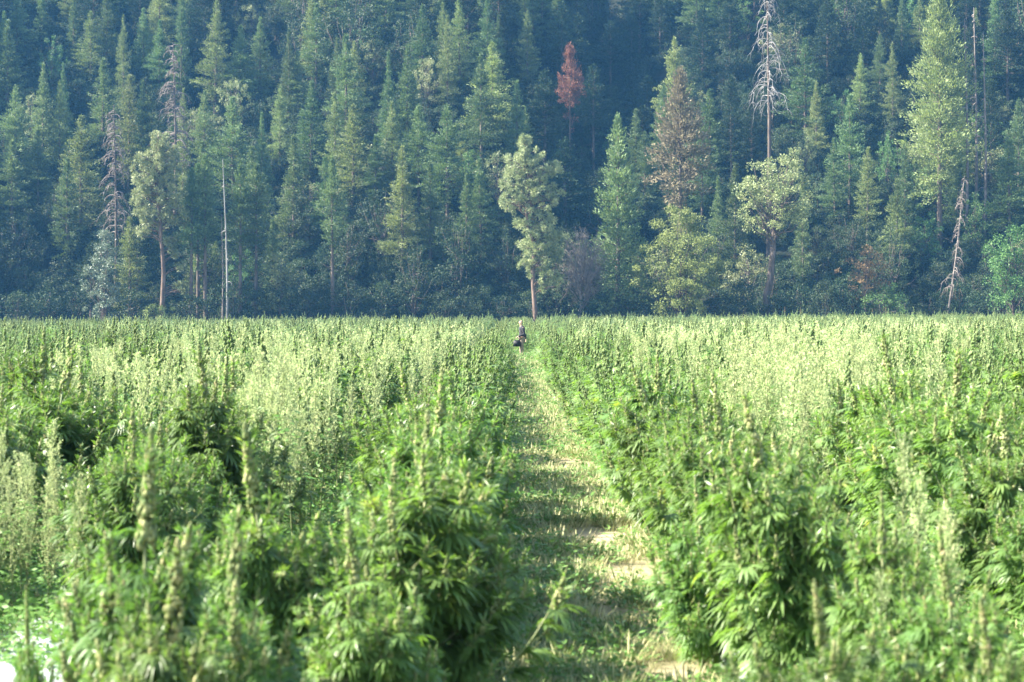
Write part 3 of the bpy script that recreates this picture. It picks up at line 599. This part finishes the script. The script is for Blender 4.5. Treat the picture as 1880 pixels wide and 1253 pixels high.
# --- where weeds stand instead of (or between) hemp: blobs read from the photograph (centre px, py of the tops, half sizes, strength)
WB = [(440, 790, 130, 110, .75), (600, 700, 180, 60, .75), (750, 668, 100, 40, .55), (430, 650, 240, 30, .3), (650, 620, 250, 20, .25), (1460, 650, 100, 38, 1.0), (1580, 660, 70, 45, .9), (1660, 850, 45, 60, .4), (1500, 610, 380, 20, .2), (1330, 700, 100, 25, .2)]
def weediness(x, y, h=1.55):
    px = VX + x / y * FPX; py = HZ + (CAMH - h) / y * FPX
    return max([s * math.exp(-((px - a) / b) ** 2 - ((py - c) / d) ** 2) for a, c, b, d, s in WB])
rows = [(-0.58 - 1.9 * k, k + 1, 'left') for k in range(38)] + [(1.52 + 1.9 * k, k + 1, 'right') for k in range(38)]
hr = random.Random(21); plants = []; weeds = []
from math import sin
for rx, k, side in rows:
    y = 5.0 + hr.random()
    while y < 249:
        step = .88 if y < 40 else (1.1 if y < 120 else 1.5)
        x = rx + hr.uniform(-.16, .16); yy = y + hr.uniform(-.2, .2); y += step
        lim = 0.262 * yy + 1.4
        if abs(x) > lim: continue
        if side == 'left' and k == 2 and yy < 12.3: continue        # gap showing the plastic mulch at bottom left
        if yy < 6.4: continue
        h = hr.gauss(1.46, .17) + (.10 * sin(yy * .35 + k)); h += hr.gauss(0, .1) * (yy > 60) + (hr.random() ** 3 * .8 if yy > 236 else 0); h = min(max(h, 1.1), 2.4 if yy > 236 else 1.9)
        if k == 1: h = min(h, 1.62)
        if yy < 9.5: h = hr.uniform(1.05, 1.3)
        wd = weediness(x, yy) if k > 1 else 0
        if hr.random() < wd * .75: weeds += [(x + hr.uniform(-.6, .6), yy + hr.uniform(-.5, .5), hr.gauss(1.5, .13)) for _ in range(11)]; continue
        if hr.random() < wd * 1.0 + .015 and k > 1: weeds += [(x + hr.uniform(-.95, .95), yy + hr.uniform(-.6, .6), hr.gauss(1.5, .14)) for _ in range(4)]
        plants.append([x, yy, h, k, side, 0])
yy = 99.0
while yy < 249:          # beyond the walker the crop closes over the path
    plants += [[.5 + hr.uniform(-.35, .35), yy, min(1.75, hr.gauss(1.45, .13)), 1, 'right', 0]]; yy += .9
# a few plants read straight from the photograph (px, py of the top bud, distance)
for px, py, d in ((265, 790, 7.6), (500, 770, 9.6), (1452, 712, 10.4), (1770, 965, 7.9), (1640, 905, 9.2), (60, 1075, 8.0), (1290, 880, 11.5), (400, 935, 7.3), (300, 990, 7.0), (690, 930, 8.4), (1540, 1040, 7.5), (1840, 1095, 7.1)):
    plants.append([world(px, d), d, CAMH - (py - HZ) / FPX * d, 1, 'left' if px < 938 else 'right', 1])
plants.sort(key=lambda p: p[1])
fx = [p for p in plants if p[5]]
plants = [p for p in plants if p[5] or all((p[0] - q[0]) ** 2 + (p[1] - q[1]) ** 2 > .7 ** 2 for q in fx)]
ROWN = ['', 'first', 'second', 'third', 'fourth', 'fifth', 'sixth', 'seventh', 'eighth', 'ninth', 'tenth']
_o9 = ['first', 'second', 'third', 'fourth', 'fifth', 'sixth', 'seventh', 'eighth', 'ninth']
ORDN = ['nearest'] + _o9[1:] + ['tenth', 'eleventh', 'twelfth', 'thirteenth', 'fourteenth', 'fifteenth', 'sixteenth', 'seventeenth', 'eighteenth', 'nineteenth']
for _a, _b in (('twentieth', 'twenty-'), ('thirtieth', 'thirty-'), ('fortieth', 'forty-'), ('fiftieth', 'fifty-'), ('sixtieth', 'sixty-'), ('seventieth', 'seventy-')): ORDN += [_a] + [_b + q for q in _o9]
px_ok = lambda x, y: VX + x / y * FPX < 120
cnt = {}; far = []; nind = 0
for p in plants:
    x, y, h, k, side, fixed = p
    inview = abs(x / y * FPX) < 940 + .55 * FPX / y
    if inview and nind < 300:
        nind += 1; c = cnt.get((k, side), 0); cnt[(k, side)] = c + 1
        hw = 'tall' if h > 1.6 else ('short' if h < 1.35 else 'bushy')
        lb = '%s hemp plant, %s from the camera in the %s row %s of the path' % (hw, ORDN[c], ROWN[min(k, 10)], side)
        src = (HERO if fixed and side == 'left' else NEAR) if y < 20 else MID
        ws = h / 1.5 * hr.uniform(.97, 1.1) * (.8 if fixed else 1) * (.45 if fixed and px_ok(x, y) else 1)
        place('hemp_plant', src[hr.randrange(len(src))], (x, y, float(gz(x, y))), hr.random() * 6.28, (ws, ws, h / (1.63 if fixed and side == 'left' else 1.6) if fixed else h / 1.5), lb, 'hemp plant', 'hemp plants in rows', (hr.gauss(0, .05), hr.gauss(0, .05)))
    else: far.append((x, y, h))
print('individual hemp', nind, 'last y', max(p[1] for p in plants[:nind]), 'far', len(far), 'weeds', len(weeds))
rr = np.random.default_rng(8); n = len(far)
nearfar = joined(MID[0], 'hemp_mid_a'); nearfar2 = joined(MID[1], 'hemp_mid_b'); nearfar3 = joined(MID[2], 'hemp_mid_c')
P = np.array([(x, y, float(gz(x, y))) for x, y, h in far]); hh = np.array([h for x, y, h in far]) / 1.5
idx = np.where(P[:, 1] < 70, rr.integers(4, 7, n), rr.integers(0, 4, n))
scatter('hemp_crop', FAR + [nearfar, nearfar2, nearfar3], P, np.stack([rr.normal(size=n) * .05, rr.normal(size=n) * .05, rr.random(n) * 6.28], 1), np.stack([hh * 1.05, hh * 1.05, hh], 1), idx,
        'far rows of hemp stretching to the forest edge', 'crop')
# --- weeds: nearest ones things, rest one mass
weeds = [w_ for w_ in weeds if w_[1] > 9.5 and not (-.35 < w_[0] < 1.3)]
for px, py, d in ((1655, 790, 11.2), (1672, 870, 10.4), (1715, 940, 9.6), (780, 905, 10.8), (130, 870, 12.5), (210, 850, 12.9), (1760, 930, 10.2), (1610, 1050, 9.0)):
    weeds.append((world(px, d), d, CAMH - (py - HZ) / FPX * d))
for i in range(16):
    d = hr.uniform(13.2, 19); weeds.append((world(hr.uniform(-10, 130), d), d, hr.uniform(.9, 1.3)))
weeds.sort(key=lambda w_: w_[1]); wi = 0; wr = []; wl = []
for x, y, h in weeds:
    if abs(x / y * FPX) < 960 and wi < 60:
        wi += 1; wl.append((x, place('seeding_weed', WN[hr.randrange(4)], (x, y, float(gz(x, y))), hr.random() * 6.28, h / 1.5, None, 'weed', 'tall weeds gone to seed', (hr.gauss(0, .04), hr.gauss(0, .04)))))
    else: wr.append((x, y, h))
for sd_, ls in (('left', [o for x, o in wl if x < .5]), ('right', [o for x, o in wl if x >= .5])):
    for i, o in enumerate(ls): o['label'] = 'pale weed gone to seed, %s from the camera, %s of the path' % (ORDN[i] if i < len(ORDN) else 'about %dth' % (i + 1), sd_)
n = len(wr); P = np.array([(x, y, float(gz(x, y))) for x, y, h in wr]); hh = np.array([h for x, y, h in wr]) / 1.5
idx = np.where(P[:, 1] < 55, rr.integers(0, 3, n), rr.integers(3, 6, n))
scatter('seeding_weeds', WM + WF, P, np.stack([rr.normal(size=n) * .06, rr.normal(size=n) * .06, rr.random(n) * 6.28], 1), np.stack([hh, hh, hh], 1), idx,
        'patches of tall pale weeds gone to seed among the hemp', 'weeds')

M['rust'] = mat('rust_seed_head', (0.14, 0.06, 0.035), (0.24, 0.11, 0.06), 9, 0.8, 0.2)
rw = weed(190, 2.3, 1); rw[2][1].materials[0] = M['rust']
for px, nm in ((1441, 'leftmost'), (1469, 'second from the left'), (1602, 'third from the left'), (1625, 'rightmost')):
    x = world(px, 247); place('rusty_weed', rw, (x, 247, float(gz(x, 247))), px, (1.5, 1.5, 1.12 if px != 1602 else 1.0), 'small rust brown weed on the far field edge, %s of four' % nm, 'weed', 'rust brown weeds at the far field edge')
# ------------------------------------------------------------------ grass on the path
def tuft(seed, n, h, m, sp=.09, w_=.006):
    rng = np.random.default_rng(seed); mb = MB(); a = rng.random(n) * 6.28; o = np.stack([np.cos(a), np.sin(a), a * 0], 1)
    b = o * (rng.random(n) * sp)[:, None]; L = rng.uniform(.5, 1.1, n) * h
    leaflets(mb, b, o * rng.uniform(.2, .9, n)[:, None] + [0, 0, 1], np.cross(o, [0, 0, 1]) * .3 + o, L, np.full(n, w_), rng.uniform(.1, .5, n), rng)
    return mb.mesh('tuft', m)
def lowweed(seed):
    rng = np.random.default_rng(seed); mb = MB(); n = 60; a = rng.random(n) * 6.28; o = np.stack([np.cos(a), np.sin(a), a * 0], 1); q = rng.random(n) * .16
    cards(mb, o * q[:, None] + np.stack([a * 0, a * 0, rng.random(n) * .09], 1), o + rng.normal(size=(n, 3)) * .4, rng.normal(size=(n, 3)) * .5 + [0, 0, 1], rng.uniform(.02, .05, n), rng.uniform(.012, .022, n)); return mb.mesh('lw', M['weedleaf'])
TF = [tuft(201, 34, .13, M['grass']), tuft(202, 26, .17, M['grass']), tuft(203, 30, .12, M['drygrass']), lowweed(204), lowweed(205), tuft(206, 8, .32, M['drygrass'], .03, .005)]
pts = []; ix = []; sc = []
gr = random.Random(31)
def bare(x, y): return .5 + .5 * math.sin(x * 3.1 + 1.3 * math.sin(y * .9)) * math.cos(y * 1.35 + .6)
BARE = ((.95, 11.4, .30, .55), (.72, 14.8, .28, .4), (.75, 18.6, .3, .8), (.8, 27, .25, 1.2))
for i in range(25000):
    y = 5.5 + 95 * (gr.random() ** 1.7); x = gr.uniform(-.55, 1.55)
    q = bare(x, y)
    if x > .6 and y < 34 and q > .55 and gr.random() < .6: continue
    if any(((x - a) / c) ** 2 + ((y - b) / e) ** 2 < 1 + .5 * math.sin(x * 23 + y * 7) for a, b, c, e in BARE) and gr.random() < .95: continue
    if q > .7 and gr.random() < .6: continue
    pts.append((x, y, float(gz(x, y)) + .004)); dry = gr.random() < (.7 if y > 16 else .5)
    ix.append(2 if dry else gr.choice((0, 0, 1, 3, 3, 4)) if gr.random() > .015 else 5); sc.append([(gr.uniform(.45, 1.0) + .9 * gr.random() ** 4) * (1 + y / 90)] * 3)
for i in range(20000):       # sparse cover between the rows close by, more beyond the walker
    y = 6 + 40 * gr.random() ** 1.3; x = gr.uniform(-.27, .27) * y
    if -.35 < x < 1.35 or (y < 11.3 and -3.5 < x < -2): continue
    pts.append((x, y, float(gz(x, y)))); ix.append(gr.choice((0, 2, 3, 4, 4))); sc.append([gr.uniform(.9, 2.0)] * 3)
n = len(pts)
scatter('path_grass', TF, pts, np.stack([np.zeros(n), np.zeros(n), rr.random(n) * 6.28], 1), sc, ix, 'short mown grass and small weeds covering the path between rows', 'grass')

# ------------------------------------------------------------------ white plastic mulch under the nearest rows
M['plastic'] = mat('white_plastic_film', (0.42, 0.45, 0.48), (0.60, 0.62, 0.64), 1.2, 0.35, spec=0.5, bump=.4)
def mulch(x0, x1, y0, y1, seed, label):
    rng = np.random.default_rng(seed); xs = np.linspace(x0, x1, 22); ys = np.arange(y0, y1, .09); X, Y = np.meshgrid(xs, ys); u = (X - x0) / (x1 - x0)
    ed = np.interp(Y.ravel(), ys[::7], rng.normal(size=len(ys[::7])) * .05).reshape(Y.shape)
    Z = gz(X, Y) + .012 + .07 * np.sin(np.clip(u, 0, 1) * np.pi) ** .5 + .012 * np.sin(Y * 9 + X * 14) * np.sin(Y * 3.7) + rng.normal(size=X.shape) * .004
    v = np.stack([X + ed * (np.abs(u - .5) > .4), Y, Z], -1).reshape(-1, 3); nx, ny = len(xs), len(ys)
    i = np.arange(ny - 1)[:, None] * nx + np.arange(nx - 1)[None]
    mb = MB(); mb.add(v, f4=np.stack([i, i + 1, i + nx + 1, i + nx], -1).reshape(-1, 4))
    tag(add_obj('plastic_mulch', mb.mesh('plastic_mulch', M['plastic'], True)), label, 'plastic sheet', 'white plastic mulch under the rows')
mulch(-3.35, -2.35, 6, 18, 1, 'white plastic mulch strip showing at the bottom left corner under the hemp')
mulch(1.22, 1.9, 6, 12.0, 2, 'white plastic mulch strip under the first row right of the path')

# ------------------------------------------------------------------ the walking person
def skin(name, verts, edges, rads, m, parent, root=0, sub=2):
    me = bpy.data.meshes.new(name); me.from_pydata([Vector(v) for v in verts], edges, []); o = add_obj(name, me, parent)
    md = o.modifiers.new('skin', 'SKIN'); md.use_smooth_shade = True
    for i, r in enumerate(rads):
        sv = me.skin_vertices[0].data[i]; sv.radius = r if hasattr(r, '__len__') else (r, r); sv.use_root = (i == root)
    s = o.modifiers.new('sub', 'SUBSURF'); s.levels = sub; s.render_levels = sub
    me.materials.append(m); return o
def chain(V, E, Rd, pts, rads, start=None):
    prev = start
    for p, r in zip(pts, rads):
        V.append(p); Rd.append(r)
        if prev is not None: E.append((prev, len(V) - 1))
        prev = len(V) - 1
    return prev
M['skin'] = mat('skin', (0.50, 0.32, 0.24), (0.56, 0.37, 0.28), 6, 0.5, spec=.3)
M['hair'] = mat('fair_hair', (0.24, 0.18, 0.12), (0.34, 0.27, 0.18), 40, 0.6)
M['shirt'] = mat('dark_patterned_shirt', (0.018, 0.020, 0.026), (0.045, 0.045, 0.055), 9, 0.8, spec=.2, c3=(0.16, 0.15, 0.15))
M['trouser'] = mat('tan_trousers', (0.24, 0.19, 0.15), (0.32, 0.26, 0.20), 7, 0.85, spec=.15)
M['boot'] = mat('brown_boots', (0.05, 0.035, 0.025), (0.09, 0.06, 0.045), 8, 0.6)
M['bag'] = mat('black_fabric_bag', (0.010, 0.011, 0.013), (0.022, 0.022, 0.026), 12, 0.6)
pd = FPX / 39.4; pe = bpy.data.objects.new('person', None); C.objects.link(pe); pe.location = (world(958, pd), pd, float(gz(.5, pd)) + .01); pe.rotation_euler = (0, 0, R(12))
tag(pe, 'person in dark patterned shirt and tan trousers walking left down the path, carrying a bag', 'person')
# local frame: faces -X, left side towards the camera (-Y)
V = []; E = []; Rd = []
pel = chain(V, E, Rd, [(0, 0, .95)], [.13])
tor = chain(V, E, Rd, [(.0, 0, 1.10), (.015, 0, 1.26), (0, 0, 1.40)], [(.12, .145), (.125, .16), (.12, .17)], pel)
neck = chain(V, E, Rd, [(-.03, 0, 1.50), (-.05, 0, 1.58)], [.055, .055], tor)
chain(V, E, Rd, [(-.055, 0, 1.64), (-.06, 0, 1.70), (-.045, 0, 1.755)], [(.085, .068), (.098, .074), (.06, .05)], neck)
def hand(V, E, Rd, wr, d, up, start, curl):
    d = Vector(d).normalized(); u = Vector(up).normalized(); s = d.cross(u).normalized()
    pm = Vector(wr) + d * .055; i0 = chain(V, E, Rd, [tuple(pm)], [(.018, .034)], start)
    for k, (l, off) in enumerate(((.070, -.03), (.078, -.010), (.072, .010), (.058, .03))):
        a = pm + d * .035 + s * off; b = a + d * l * .5 + u * curl * l * .35; c = b + d * l * .15 + u * curl * l * .7
        chain(V, E, Rd, [tuple(a), tuple(b), tuple(c)], [.0105, .009, .0075], i0)
    a = pm - s * .035 - d * .02; chain(V, E, Rd, [tuple(a), tuple(a + d * .03 - s * .02 + u * curl * .02)], [.011, .009], i0)
sh = lambda sy: (.0, sy * .19, 1.41)
LA = [(.0, -.20, 1.41), (.03, -.25, 1.27), (.06, -.27, 1.13), (-.08, -.25, 1.08), (-.20, -.22, 1.03)]
RA = [(.0, .20, 1.41), (.10, .25, 1.28), (.18, .27, 1.15), (.22, .26, 1.02), (.24, .25, .91)]
ar = [.062, .050, .044, .038, .027]
l = chain(V, E, Rd, LA, ar, tor); hand(V, E, Rd, LA[-1], (-.9, .1, -.35), (0, .2, -1), l, 1.0)
r = chain(V, E, Rd, RA, ar, tor); hand(V, E, Rd, RA[-1], (.1, -.05, -1), (-1, 0, 0), r, .5)
LL = [(-.01, -.10, .88), (-.07, -.105, .49), (-.06, -.11, .10), (-.09, -.11, .05), (-.19, -.115, .035)]
RL = [(.01, .10, .88), (.04, .105, .49), (.15, .11, .12), (.14, .11, .06), (.05, .115, .035)]
lr = [.085, .056, .038, .042, .032]
chain(V, E, Rd, LL, lr, pel); chain(V, E, Rd, RL, lr, pel)
skin('body', V, E, Rd, M['skin'], pe)
V = []; E = []; Rd = []
a = chain(V, E, Rd, [(0, 0, .90), (0, 0, 1.02), (.01, 0, 1.15), (.015, 0, 1.28), (0, 0, 1.42), (-.02, 0, 1.53)], [(.155, .175), (.15, .17), (.15, .175), (.16, .20), (.16, .23), (.085, .095)])
t4 = 4
chain(V, E, Rd, LA[:-1] + [(-.215, -.218, 1.025)], [.092, .078, .070, .064, .054], t4); chain(V, E, Rd, RA[:-1] + [(.242, .25, .895)], [.092, .078, .070, .064, .054], t4)
tag(skin('shirt', V, E, Rd, M['shirt'], pe))
V = []; E = []; Rd = []
a = chain(V, E, Rd, [(0, 0, .94)], [(.14, .16)])
chain(V, E, Rd, [LL[0], (-.05, -.102, .69), LL[1], (-.065, -.108, .28), (-.055, -.11, .09)], [.105, .088, .074, .068, .064], a); chain(V, E, Rd, [RL[0], (.03, .102, .69), RL[1], (.09, .108, .30), (.145, .11, .12)], [.105, .088, .074, .068, .064], a)
skin('trousers', V, E, Rd, M['trouser'], pe)
for P_ in (LL, RL):
    V = []; E = []; Rd = []; x, y, z = P_[3]; chain(V, E, Rd, [(P_[2][0], y, z + .08), (x + .02, y, z + .0), (x - .06, y, z + .0), (x - .14, y, z - .008)], [.05, .052, .048, .038]); skin('boot', V, E, Rd, M['boot'], pe)
V = []; E = []; Rd = []; chain(V, E, Rd, [(-.01, 0, 1.66), (-.025, 0, 1.72), (-.05, 0, 1.765)], [(.062, .074), (.084, .080), (.068, .06)]); skin('hair', V, E, Rd, M['hair'], pe)
mb = MB(); blobs(mb, [(-.155, 0, 1.665)], .017, sz=1.5); blobs(mb, [(-.04, -.075, 1.67), (-.04, .075, 1.67)], .024, sz=1.4)
add_obj('nose_and_ears', mb.mesh('nose_and_ears', M['skin'], True), pe)
mb = MB(); blobs(mb, [(-.141, -.03, 1.685), (-.141, .03, 1.685)], .010, sz=.8); blobs(mb, [(-.137, -.012, 1.615), (-.139, 0, 1.615), (-.137, .012, 1.615)], .009, sz=.5)
add_obj('eyes_and_mouth', mb.mesh('eyes_and_mouth', M['boot'], True), pe)
# the black bag hanging from the front hand
be = bpy.data.objects.new('carried_bag', None); C.objects.link(be)
ml = Matrix.Translation(pe.location) @ Matrix.Rotation(R(12), 4, 'Z'); be.location = ml @ Vector((-.28, -.21, .56)); be.rotation_euler = (0, 0, R(12))
tag(be, 'black bag hanging from the hand of the walking person', 'bag')
import bmesh
bm = bmesh.new(); bmesh.ops.create_cube(bm, size=1)
for v in bm.verts: v.co = Vector((v.co.x * (.42 if v.co.z < 0 else .32), v.co.y * (.2 if v.co.z < 0 else .12), v.co.z * .30 + .15))
bmesh.ops.bevel(bm, geom=bm.edges[:], offset=.035, segments=3, affect='EDGES'); me = bpy.data.meshes.new('bag_body'); bm.to_mesh(me); bm.free(); me.materials.append(M['bag'])
for p in me.polygons: p.use_smooth = True
add_obj('bag_body', me, be)
mb = MB()
for yy in (-.04, .04):
    q = np.linspace(0, np.pi, 12); tube(mb, np.stack([-.1 * np.cos(q), np.full(12, yy) * (1 - .8 * np.sin(q)), .28 + .17 * np.sin(q)], 1), np.full(12, .009), 6)
add_obj('handle', mb.mesh('handle', M['bag'], True), be)

# ------------------------------------------------------------------ haze: the air itself
bm = bmesh.new(); bmesh.ops.create_cube(bm, size=1)
for v in bm.verts: v.co = Vector((v.co.x * 540, v.co.y * 425 + 192, (v.co.z + .5) * 124 - 4))
me = bpy.data.meshes.new('haze'); bm.to_mesh(me); bm.free()
hm = bpy.data.materials.new('haze'); hm.use_nodes = True; hn = hm.node_tree; hn.nodes.remove(hn.nodes['Principled BSDF'])
pv = hn.nodes.new('ShaderNodeVolumePrincipled'); pv.inputs['Color'].default_value = (0.15, 0.48, 1.0, 1); pv.inputs['Density'].default_value = 0.00016; pv.inputs['Anisotropy'].default_value = 0.2
hn.links.new(pv.outputs[0], hn.nodes['Material Output'].inputs['Volume']); me.materials.append(hm)
ho = add_obj('haze', me); tag(ho, 'pale blue morning haze filling the valley air', 'haze', kind='stuff')
